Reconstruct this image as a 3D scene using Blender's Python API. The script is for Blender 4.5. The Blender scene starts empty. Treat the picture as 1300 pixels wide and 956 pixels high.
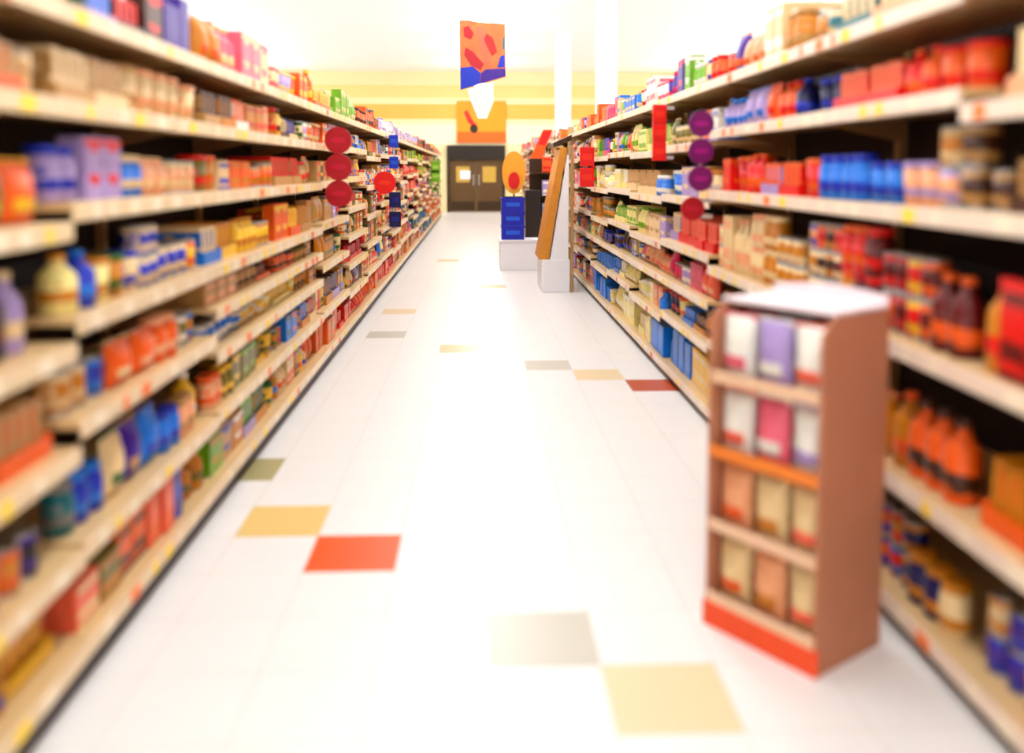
import bpy, bmesh, math, random
from mathutils import Vector, Matrix
random.seed(7)
sc = bpy.context.scene
COL = sc.collection
R = math.radians

# ------------------------------------------------------------------ camera numbers
FPX, HCAM, PCY = 1160.0, 1.334, 305.0
TH = math.atan((PCY-216)/FPX)
PHI = math.atan(45*math.cos(TH)/FPX)
def project(x, y, z):
    """where a point of the aisle falls in the photograph (used only to choose what goods stand there)"""
    xx = x*math.cos(PHI)-y*math.sin(PHI); yy = x*math.sin(PHI)+y*math.cos(PHI); D = HCAM-z
    d = yy*math.cos(TH)+D*math.sin(TH)
    if d < .05: return (-999, -999)
    return (650+FPX*xx/d, PCY+FPX*(D*math.cos(TH)-yy*math.sin(TH))/d)

# ------------------------------------------------------------------ materials
def lin(c): return tuple(((v/255)/12.92 if v/255 <= .04045 else ((v/255+.055)/1.055)**2.4) for v in c)
C = {
 'cream': (238, 214, 170), 'white': (244, 240, 232), 'tan': (205, 165, 110), 'orange': (240, 120, 20), 'red': (232, 20, 10),
 'dark red': (125, 12, 8), 'crimson': (200, 0, 50), 'blue': (20, 70, 200), 'azure': (0, 140, 225), 'navy': (12, 12, 105),
 'purple': (85, 10, 165), 'magenta': (225, 0, 110), 'pink': (240, 130, 150), 'green': (20, 120, 30), 'lime': (140, 190, 30),
 'olive': (140, 130, 30), 'yellow': (245, 205, 60), 'gold': (215, 150, 15), 'teal': (0, 130, 140), 'brown': (95, 48, 15),
 'lilac': (190, 170, 215), 'salmon': (245, 130, 100), 'peach': (242, 185, 145), 'grey': (150, 145, 140), 'pale yellow': (245, 232, 165),
 'dark green': (10, 70, 25), 'plum': (140, 0, 120), 'wine': (190, 0, 45), 'black': (15, 11, 10),
}
MATS = {}
def _new(name):
    m = bpy.data.materials.new(name); m.use_nodes = True
    nt = m.node_tree; b = nt.nodes['Principled BSDF']
    return m, nt, b
def solid(name, rgb, rough=.5, metal=0, var=.06, scale=18, bump=0, spec=.4, coat=0):
    if name in MATS: return MATS[name]
    m, nt, b = _new(name); l = lin(rgb)
    tc = nt.nodes.new('ShaderNodeTexCoord'); nz = nt.nodes.new('ShaderNodeTexNoise'); nz.inputs['Scale'].default_value = scale
    nz.inputs['Detail'].default_value = 3
    nt.links.new(tc.outputs['Object'], nz.inputs['Vector'])
    rp = nt.nodes.new('ShaderNodeMix'); rp.data_type = 'RGBA'
    rp.inputs[6].default_value = (*[max(0, v*(1-var)) for v in l], 1); rp.inputs[7].default_value = (*[min(1, v*(1+var)) for v in l], 1)
    nt.links.new(nz.outputs['Fac'], rp.inputs[0]); nt.links.new(rp.outputs[2], b.inputs['Base Color'])
    b.inputs['Roughness'].default_value = rough; b.inputs['Metallic'].default_value = metal
    b.inputs['Specular IOR Level'].default_value = spec; b.inputs['Coat Weight'].default_value = coat
    if bump:
        bp = nt.nodes.new('ShaderNodeBump'); bp.inputs['Strength'].default_value = bump; bp.inputs['Distance'].default_value = .004
        nt.links.new(nz.outputs['Fac'], bp.inputs['Height']); nt.links.new(bp.outputs['Normal'], b.inputs['Normal'])
    MATS[name] = m; return m
INK = {k: tuple(255*(v/255)**1.4 for v in c) for k, c in C.items()}
def paint(c):           # plain printed packaging in one colour
    return solid('print_'+c.replace(' ', '_'), INK[c], .38, var=.10, scale=9)
def printed(c1, c2, c3=None):     # printed artwork panel of two or three inks
    c3 = c3 or c1
    k = 'art_%s_%s_%s' % (c1, c2, c3); k = k.replace(' ', '_')
    if k in MATS: return MATS[k]
    m, nt, b = _new(k)
    tc = nt.nodes.new('ShaderNodeTexCoord'); vo = nt.nodes.new('ShaderNodeTexVoronoi'); wv = nt.nodes.new('ShaderNodeTexWave')
    vo.inputs['Scale'].default_value = 2.3; wv.inputs['Scale'].default_value = .55; wv.inputs['Distortion'].default_value = 1.2
    wv.bands_direction = 'Z'
    nt.links.new(tc.outputs['Object'], vo.inputs['Vector']); nt.links.new(tc.outputs['Object'], wv.inputs['Vector'])
    r1 = nt.nodes.new('ShaderNodeValToRGB'); r1.color_ramp.interpolation = 'CONSTANT'
    e = r1.color_ramp.elements; e[0].color = (*lin(INK[c1]), 1); e[1].position = .74; e[1].color = (*lin(INK[c2]), 1)
    nt.links.new(wv.outputs['Fac'], r1.inputs['Fac'])
    gt = nt.nodes.new('ShaderNodeMath'); gt.operation = 'LESS_THAN'; gt.inputs[1].default_value = .24
    nt.links.new(vo.outputs['Distance'], gt.inputs[0])
    mx = nt.nodes.new('ShaderNodeMix'); mx.data_type = 'RGBA'
    nt.links.new(gt.outputs[0], mx.inputs[0]); nt.links.new(r1.outputs['Color'], mx.inputs[6]); mx.inputs[7].default_value = (*lin(INK[c3]), 1)
    nt.links.new(mx.outputs[2], b.inputs['Base Color']); b.inputs['Roughness'].default_value = .35
    MATS[k] = m; return m
def emit(name, rgb, s):
    m, nt, b = _new(name); b.inputs['Base Color'].default_value = (*lin(rgb), 1)
    b.inputs['Emission Color'].default_value = (*lin(rgb), 1); b.inputs['Emission Strength'].default_value = s
    MATS[name] = m; return m

M_SHELF = solid('cream_enamel_steel', (214, 180, 128), .35, var=.04)
M_RAIL = solid('cream_price_rail', (228, 200, 158), .3, var=.03)
M_RAILW = solid('white_price_rail', (236, 212, 190), .3, var=.03)
M_BACK = solid('shade_brown_back_panel', (30, 16, 8), .7, var=.15)  # near-black base colour carries the shadow in the gaps under the shelves
M_BACKR = solid('shade_red_brown_back_panel', (28, 8, 5), .7, var=.15)  # same painted-in shelf shade, redder, for the right hand bays
M_POST = solid('tan_upright_steel', (170, 130, 80), .45)
M_KICK = solid('dark_plum_kick_plate', (42, 20, 34), .5)
M_TAGW = solid('white_price_card', (244, 226, 196), .5); M_TAGY = solid('yellow_price_card', (250, 210, 60), .5)
M_TAGO = solid('orange_price_card', (245, 120, 40), .5); M_TAGB = solid('blue_price_card', (20, 100, 210), .5)
M_CARD = solid('brown_cardboard', (196, 128, 96), .75, var=.10, scale=6)
M_WHITE = solid('white_laminate', (240, 236, 238), .45, var=.02)
M_METAL = solid('brushed_metal', (170, 168, 165), .3, metal=.9)
M_DARKM = solid('dark_bronze_metal', (60, 38, 16), .4, metal=.3)

# ------------------------------------------------------------------ object helpers
def link(o, parent=None):
    COL.objects.link(o)
    if parent: o.parent = parent
    return o
def mesh_obj(name, bm, mats, parent=None, smooth=False):
    me = bpy.data.meshes.new(name); bmesh.ops.recalc_face_normals(bm, faces=bm.faces); bm.to_mesh(me); bm.free()
    for m in (mats if isinstance(mats, (list, tuple)) else [mats]): me.materials.append(m)
    if smooth:
        for p in me.polygons: p.use_smooth = True
    return link(bpy.data.objects.new(name, me), parent)
def empty(name, loc=(0, 0, 0), rz=0):
    o = bpy.data.objects.new(name, None); o.empty_display_size = .05; o.location = loc; o.rotation_euler = (0, 0, rz); return link(o)
def tag(o, label=None, cat=None, group=None, kind=None):
    if label: o['label'] = label
    if cat: o['category'] = cat
    if group: o['group'] = group
    if kind: o['kind'] = kind
    return o
def box(bm, x0, x1, y0, y1, z0, z1, mi=0, bev=0):
    vs = [bm.verts.new(p) for p in [(x0, y0, z0), (x1, y0, z0), (x1, y1, z0), (x0, y1, z0), (x0, y0, z1), (x1, y0, z1), (x1, y1, z1), (x0, y1, z1)]]
    fs = [bm.faces.new([vs[i] for i in q]) for q in [(3, 2, 1, 0), (4, 5, 6, 7), (0, 1, 5, 4), (1, 2, 6, 5), (2, 3, 7, 6), (3, 0, 4, 7)]]
    for f in fs: f.material_index = mi
    if bev:
        es = list({e for f in fs for e in f.edges})
        r = bmesh.ops.bevel(bm, geom=es, offset=bev, segments=2, affect='EDGES', profile=.5)
        for f in r['faces']: f.material_index = mi
    return fs
def bxo(name, x0, x1, y0, y1, z0, z1, m, parent=None, bev=0):
    bm = bmesh.new(); box(bm, x0, x1, y0, y1, z0, z1, 0, bev); return mesh_obj(name, bm, m, parent)
def lathe(bm, prof, n=20, mi=0, c=(0, 0, 0), sx=1, sy=1):
    """prof: (r, z) list from bottom to top, closed with caps"""
    rings = []
    for r, z in prof:
        rings.append([bm.verts.new((c[0]+sx*r*math.cos(2*math.pi*i/n), c[1]+sy*r*math.sin(2*math.pi*i/n), c[2]+z)) for i in range(n)])
    for a, b in zip(rings, rings[1:]):
        for i in range(n):
            f = bm.faces.new([a[i], a[(i+1) % n], b[(i+1) % n], b[i]]); f.material_index = mi; f.smooth = True
    f = bm.faces.new(list(reversed(rings[0]))); f.material_index = mi
    f = bm.faces.new(rings[-1]); f.material_index = mi
def prism(bm, pts, axis, a0, a1, mi=0):
    """polygon pts (u,v) extruded along axis"""
    def P(u, v, a): return {'x': (a, u, v), 'y': (u, a, v), 'z': (u, v, a)}[axis]
    A = [bm.verts.new(P(u, v, a0)) for u, v in pts]; B = [bm.verts.new(P(u, v, a1)) for u, v in pts]
    fs = [bm.faces.new(A), bm.faces.new(list(reversed(B)))]
    n = len(pts)
    for i in range(n): fs.append(bm.faces.new([A[i], B[i], B[(i+1) % n], A[(i+1) % n]]))
    for f in fs: f.material_index = mi
def disc_pts(r, n=24, cx=0, cz=0, sx=1, sz=1): return [(cx+sx*r*math.cos(2*math.pi*i/n), cz+sz*r*math.sin(2*math.pi*i/n)) for i in range(n)]

# ------------------------------------------------------------------ the room
YN, YF, XL, XR, ZC = -4.0, 29.3, -9.0, 9.0, 4.45
TW = .3048
x_off, y_off = .027, 3.275           # tile joints of the floor grid
def build_floor():
    bm = bmesh.new()
    i0 = math.floor((XL-x_off)/TW); i1 = math.ceil((XR-x_off)/TW); j0 = math.floor((YN-y_off)/TW); j1 = math.ceil((YF-y_off)/TW)
    coloured = {}
    def tint(px, py, m):
        # floor point seen at px,py
        u = (px-650)/FPX; v = (py-PCY)/FPX
        fw = math.cos(TH)-v*math.sin(TH); dn = v*math.cos(TH)+math.sin(TH); t = HCAM/dn
        xx, yy = u*t, fw*t
        X = xx*math.cos(PHI)+yy*math.sin(PHI); Y = -xx*math.sin(PHI)+yy*math.cos(PHI)
        coloured[(math.floor((X-x_off)/TW), math.floor((Y-y_off)/TW))] = m
    for px, py, m in [(358, 655, 1), (445, 700, 2), (688, 810, 3), (845, 870, 4), (838, 492, 5), (772, 475, 4), (588, 442, 6), (707, 464, 3),
                      (497, 427, 3), (630, 365, 6), (520, 395, 4), (300, 610, 7), (640, 318, 4), (575, 330, 6)]:
        tint(px, py, m)
    V = {}
    for i in range(i0, i1+1):
        for j in range(j0, j1+1): V[i, j] = bm.verts.new((x_off+i*TW, y_off+j*TW, 0))
    for i in range(i0, i1):
        for j in range(j0, j1):
            f = bm.faces.new([V[i, j], V[i+1, j], V[i+1, j+1], V[i, j+1]]); f.material_index = coloured.get((i, j), 0)
    def tile(name, rgb):
        m = solid(name, rgb, .3, var=.025, scale=3, spec=.35)
        nt = m.node_tree; b = nt.nodes['Principled BSDF']
        # faint joints between the vinyl tiles
        tc = nt.nodes.new('ShaderNodeTexCoord'); mp = nt.nodes.new('ShaderNodeMapping'); mp.inputs['Location'].default_value = (-x_off, -y_off, 0)
        br = nt.nodes.new('ShaderNodeTexBrick'); br.offset = 0; br.inputs['Scale'].default_value = 1
        br.inputs['Brick Width'].default_value = TW; br.inputs['Row Height'].default_value = TW; br.inputs['Mortar Size'].default_value = .0012
        br.inputs['Color1'].default_value = br.inputs['Color2'].default_value = (1, 1, 1, 1); br.inputs['Mortar'].default_value = (.75, .7, .62, 1)
        nt.links.new(tc.outputs['Object'], mp.inputs['Vector']); nt.links.new(mp.outputs['Vector'], br.inputs['Vector'])
        ml = nt.nodes.new('ShaderNodeMix'); ml.data_type = 'RGBA'; ml.blend_type = 'MULTIPLY'; ml.inputs[0].default_value = 1
        src = b.inputs['Base Color'].links[0].from_socket
        nt.links.new(src, ml.inputs[6]); nt.links.new(br.outputs['Color'], ml.inputs[7]); nt.links.new(ml.outputs[2], b.inputs['Base Color'])
        return m
    mats = [tile('tile_offwhite', (238, 234, 231)), tile('tile_yellow', (232, 196, 120)), tile('tile_orange', (235, 85, 15)),
            tile('tile_pale_grey', (198, 194, 178)), tile('tile_pale_yellow', (232, 208, 165)), tile('tile_red_brown', (185, 75, 45)),
            tile('tile_tan', (224, 186, 130)), tile('tile_grey_green', (170, 160, 110))]
    tag(mesh_obj('floor', bm, mats), kind='structure')
build_floor()
M_CEIL = solid('white_ceiling_paint', (252, 250, 246), .8, var=.01)
M_WALL = solid('white_wall_paint', (250, 246, 236), .8, var=.02)
tag(bxo('ceiling', XL, XR, YN, YF, ZC, ZC+.1, M_CEIL), kind='structure')
tag(bxo('wall_left', XL-.1, XL, YN, YF, 0, ZC, M_WALL), kind='structure')
tag(bxo('wall_right', XR, XR+.1, YN, YF, 0, ZC, M_WALL), kind='structure')
tag(bxo('wall_near', XL, XR, YN-.1, YN, 0, ZC, M_WALL), kind='structure')
bm = bmesh.new()
bands = [(0, 2.15, 3), (2.15, 2.78, 1), (2.78, 2.95, 3), (2.95, 3.42, 2), (3.42, 3.62, 3), (3.62, 4.02, 4), (4.02, ZC, 3)]
for a, b_, mi in bands: box(bm, XL, XR, YF, YF+.12, a, b_, mi)
tag(mesh_obj('wall_far', bm, [M_WALL, solid('wall_cream_band', (252, 240, 205), .8), solid('wall_amber_band', (238, 186, 90), .8),
                               solid('wall_pale_yellow', (248, 228, 175), .8), solid('wall_light_yellow_band', (245, 216, 140), .8)]), kind='structure')
# structural columns inside the right hand shelving
for n, (x, y, s) in enumerate([(1.98, 14.0, .15), (1.98, 21.0, .17)]):
    bm = bmesh.new(); box(bm, x-s, x+s, y-s, y+s, 0, ZC, 0, .01); box(bm, x-s-.03, x+s+.03, y-s-.03, y+s+.03, 0, .15, 0)
    o = mesh_obj('trim_%d' % (n+1), bm, M_WHITE); tag(o, kind='structure')

# swing doors at the end of the aisle
DX0, DX1, DY = -.86, .83, YF-.004
door = empty('door_1', (0, 0, 0)); tag(door, kind='structure')
M_DOOR = solid('dark_brown_door', (92, 62, 22), .55, var=.2); M_DARK = solid('near_black_brown', (34, 20, 8), .6)
bm = bmesh.new(); box(bm, DX0-.08, DX0, DY-.12, DY, 0, 2.12, 0, .004); box(bm, DX1, DX1+.08, DY-.12, DY, 0, 2.12, 0, .004)
mesh_obj('door_frame', bm, M_DARKM, door)
bxo('transom', DX0-.08, DX1+.08, DY-.16, DY, 1.66, 2.12, M_DARK, door, .01)
xm = (DX0+DX1)/2
M_GLASSY = solid('amber_door_window', (200, 160, 70), .15)
for a, b_ in ((DX0+.01, xm-.006), (xm+.006, DX1-.01)):
    leaf = bxo('door_leaf', a, b_, DY-.07, DY-.02, .02, 1.65, M_DOOR, door, .004)
    bxo('door_window', a+.2, b_-.2, DY-.08, DY-.07, .95, 1.45, M_GLASSY, leaf)
    bxo('kick_plate', a+.05, b_-.05, DY-.078, DY-.07, .06, .34, M_DARKM, leaf)
    hx = b_-.1 if b_ < xm else a+.06
    bxo('push_plate', hx, hx+.045, DY-.085, DY-.07, .85, 1.2, M_METAL, leaf)
o = bxo('paper_notice', -.52, -.2, DY-.094, DY-.083, 1.05, 1.32, solid('white_paper', (250, 250, 250), .6)); tag(o, 'white paper notice fixed to the left leaf of the brown rear doors', 'notice')

# orange sign board above the doors
sg = empty('wall_sign', (0, YF-.002, 2.2)); tag(sg, 'big orange sign board mounted over the brown rear doors', 'sign')
bm = bmesh.new(); box(bm, -.62, .93, -.08, 0, 0, 1.32, 0, .01); mesh_obj('board', bm, solid('orange_sign', (248, 150, 0), .5, var=.12, scale=1.2), sg)
bm = bmesh.new(); box(bm, -.62, .93, -.083, -.079, .0, .35); mesh_obj('lower_band', bm, solid('deep_orange_sign', (246, 100, 0), .5), sg)
bm = bmesh.new(); prism(bm, [(-.4, .95), (-.3, 1.05), (-.12, .72), (.02, .55), (-.08, .5), (-.25, .62)], 'y', -.09, -.0835); mesh_obj('red_emblem', bm, paint('red'), sg)
bm = bmesh.new(); prism(bm, disc_pts(.13, 16, -.08, .44, 1, 1.1), 'y', -.09, -.0835); mesh_obj('dark_emblem', bm, solid('dark_green_print', (45, 35, 12), .6), sg)

# hanging poster over the aisle
BY = 12.3
hb = empty('hanging_banner', (0.08, BY, 2.24), R(-3)); tag(hb, 'colourful printed poster hanging from the ceiling over the aisle', 'banner')
W2 = .29
bm = bmesh.new(); prism(bm, [(-W2, .16), (W2+.02, .33), (W2+.01, 1.02), (-W2-.01, 1.08)], 'y', -.006, .006); mesh_obj('poster', bm, solid('poster_orange', (248, 110, 55), .5, var=.5, scale=4), hb)
for nm, c, pts in [('blue_shape', 'blue', [(-W2, .165), (-.04, .235), (-.02, .38), (-.13, .47), (-W2, .45)]),
                   ('purple_shape', 'purple', [(-.035, .24), (W2+.018, .34), (W2+.015, .44), (.05, .43), (-.015, .38)]),
                   ('magenta_shape', 'crimson', [(-.24, .62), (-.15, .48), (-.02, .42), (.02, .5), (-.12, .66), (-.22, .72)]),
                   ('red_shape', 'red', [(.02, .82), (.13, .6), (.2, .66), (.14, .84), (.06, .9)]),
                   ('pale_shape', 'salmon', [(-.08, .98), (.0, 1.0), (.1, .5), (.03, .46)]),
                   ('rose_shape', 'crimson', [(-.24, .86), (-.15, .82), (-.11, .9), (-.18, 1.0), (-.25, .98)]),
                   ('azure_shape', 'blue', [(.2, .45), (W2+.01, .46), (W2+.008, .62), (.24, .6)]),
                   ('teal_edge', 'teal', [(W2-.02, .7), (W2+.01, .68), (W2+.008, .86), (W2-.015, .84)])]:
    bm = bmesh.new(); prism(bm, pts, 'y', -.010, -.0065); mesh_obj(nm, bm, paint(c), hb)
bm = bmesh.new(); prism(bm, [(-.06, -.22), (.06, -.22), (.15, .0), (.15, .27), (-.2, .17), (-.15, .0)], 'y', -.004, .004); mesh_obj('white_tag', bm, solid('white_tag_card', (250, 242, 225), .6), hb)
bm = bmesh.new(); box(bm, -W2-.02, W2+.02, -.012, .012, 1.07, 1.095)
mesh_obj('top_rail', bm, M_WHITE, hb)
bm = bmesh.new()
for s in (-.2, .2): box(bm, s-.003, s+.003, -.003, .003, 1.09, ZC-2.24-.002)
mesh_obj('cord', bm, M_WHITE, hb)

# ------------------------------------------------------------------ ceiling lamps
M_LAMP = emit('lamp_diffuser', (250, 252, 255), 25.0)
def lamp_proto():
    t = empty('ceiling_light', (0, 0, 0))
    bxo('housing', -.12, .12, -1.15, 1.15, .12, .2, M_WHITE, t, .01)
    bm = bmesh.new(); prism(bm, [(-.15, .12), (-.15, .05), (-.10, 0), (.10, 0), (.15, .05), (.15, .12)], 'y', -1.12, 1.12); mesh_obj('diffuser', bm, M_LAMP, t)
    bm = bmesh.new()
    for s in (-.9, .9): box(bm, -.008, .008, s-.008, s+.008, .2, .60)
    mesh_obj('hanger', bm, M_METAL, t)
    return t
def copy_tree(o, parent=None):
    c = o.copy(); COL.objects.link(c)
    if parent: c.parent = parent
    for ch in list(o.children): copy_tree(ch, c)
    return c
ORD = ['', 'first', 'second', 'third', 'fourth', 'fifth', 'sixth', 'seventh', 'eighth', 'ninth', 'tenth', 'eleventh', 'twelfth', 'thirteenth',
       'fourteenth', 'fifteenth', 'sixteenth', 'seventeenth', 'eighteenth', 'nineteenth', 'twentieth', 'twenty-first', 'twenty-second',
       'twenty-third', 'twenty-fourth', 'twenty-fifth', 'twenty-sixth', 'twenty-seventh', 'twenty-eighth', 'twenty-ninth', 'thirtieth']
p = lamp_proto(); first = True
for rx, rn in ((.1, 'over the aisle'), (-6.2, 'left of the aisle'), (6.4, 'right of the aisle')):
    for k in range(9):
        o = p if first else copy_tree(p); first = False
        o.location = (rx, -1.2+k*3.5, ZC-.60-.0005)
        tag(o, 'bright white linear ceiling light, %s from the camera in the row %s' % (ORD[k+1], rn), 'ceiling light', 'linear ceiling lights')

# ------------------------------------------------------------------ shelving bays
BW = 1.22
def bay(side, y0, levels, top, idx, depth=.46, xf=None, run='', wid=BW):
    """side -1 left / +1 right; xf = x of the shelf lips"""
    s = side; t = empty('shelving_bay', (s*(abs(xf)+depth), y0+wid/2, 0))
    name = 'left' if s < 0 else 'right'
    X = lambda a: (s*(a-(abs(xf)+depth)))       # world distance from centre line -> local x
    h = wid/2
    def bx(n, a0, a1, b0, b1, z0, z1, m, par=t, bev=0):
        x0, x1 = sorted((X(a0), X(a1))); return bxo(n, x0, x1, b0, b1, z0, z1, m, par, bev)
    xa = abs(xf)
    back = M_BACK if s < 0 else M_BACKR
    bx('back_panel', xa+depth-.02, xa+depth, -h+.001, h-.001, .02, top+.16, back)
    for e in (-1, 1):
        y_a, y_b = sorted((e*(h-.001), e*(h-.022))); bx('upright', xa+depth-.05, xa+depth-.021, y_a, y_b, 0, top+.16, M_POST)
    bx('kick_plate', xa+.03, xa+.05, -h+.001, h-.001, 0, levels[0]-.022, M_KICK)
    rail = M_RAIL if s < 0 else M_RAILW
    tags = [M_TAGW, M_TAGW, M_TAGW, M_TAGY, M_TAGO, M_TAGB]
    for z in levels:
        sh = bx('shelf', xa+.004, xa+depth-.052, -h+.002, h-.002, z, z+.02, M_SHELF)
        bm = bmesh.new(); a0, a1 = sorted((X(xa-.004), X(xa+.0035)))
        box(bm, a0, a1, -h+.002, h-.002, z-.027, z+.021, 0, .003)
        yy = -h+random.uniform(.04, .12)
        while yy < h-.09:
            w = random.choice((.035, .05, .07)); o0, o1 = sorted((X(xa-.0055), X(xa-.004)))
            box(bm, o0, o1, yy, yy+w, z-.022, z+.015, random.choice((1, 1, 1, 1, 1, 1, 2, 2, 3))); yy += w+random.uniform(.05, .2)
        mesh_obj('price_rail', bm, [rail, M_TAGW, M_TAGY, M_TAGO, M_TAGB], sh)
        if z > .2:
            for e in (-1, 1):
                bm = bmesh.new(); yb = e*(h-.028)
                prism(bm, [(X(xa+.08), z-.0005), (X(xa+depth-.052), z-.0005), (X(xa+depth-.052), z-.07)], 'y', yb-.002, yb+.002)
                mesh_obj('bracket', bm, M_POST, sh)
    tag(t, '%s bay of %s steel shelving counted from the camera, %s' % (ORD[idx], 'cream' if s < 0 else 'pale', run), 'shelving', 'shelving bays along the %s' % name)
    return t

XLIP_L, XLIP_R = 1.0, 1.2
def HZ(v): return max(.075, round(1.334-(1.31-v)/.98, 3))
BAYS = []    # (side, y0, levels, top, xlip, depth, phrase)
for k in range(21):
    y0 = 1.08+k*BW
    if k == 0: lv = [.11, .35, .61, .87, 1.165, 1.46, 1.69]
    elif k == 1: lv = [.11, .36, .67, .93, 1.21, 1.46, 1.69]
    elif k in (2, 3): lv = [.11, .37, .60, .77, .93, 1.21, 1.46, 1.69]
    else: lv = [[.11, .37, .62, .88, 1.15, 1.42, 1.69], [.11, .38, .68, .95, 1.22, 1.46, 1.69], [.11, .34, .56, .78, 1.0, 1.24, 1.47, 1.69]][k % 3]
    lv = [HZ(v) for v in lv]; bay(-1, y0, lv, HZ(1.69), k+1, xf=XLIP_L, run='left of the aisle')
    BAYS.append((-1, y0, lv, XLIP_L, .46, 'left bay', k+1))
for k in range(9):
    y0 = 1.02+k*BW
    if k == 0: lv = [.07, .43, .81, 1.19, 1.45, 1.78]
    elif k in (1, 2): lv = [.07, .43, .81, 1.19, 1.49, 1.74]
    else: lv = [[.07, .36, .62, .83, 1.12, 1.42, 1.74], [.07, .40, .62, .86, 1.14, 1.44, 1.74]][k % 2]
    lv = [HZ(v) for v in lv]; bay(1, y0, lv, HZ(1.76), k+1, xf=XLIP_R, run='right of the aisle')
    BAYS.append((1, y0, lv, XLIP_R, .46, 'right bay', k+1))
for k in range(10):
    y0 = 13.5+k*BW
    lv = [[.07, .36, .66, .95, 1.22, 1.48, 1.74], [.07, .40, .70, 1.0, 1.3, 1.55, 1.78]][k % 2]
    lv = [HZ(v) for v in lv]; bay(1, y0, lv, HZ(1.76), k+1, xf=XLIP_R, run='right, past the cross aisle')
    BAYS.append((1, y0, lv, XLIP_R, .46, 'far right bay', k+1))

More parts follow.
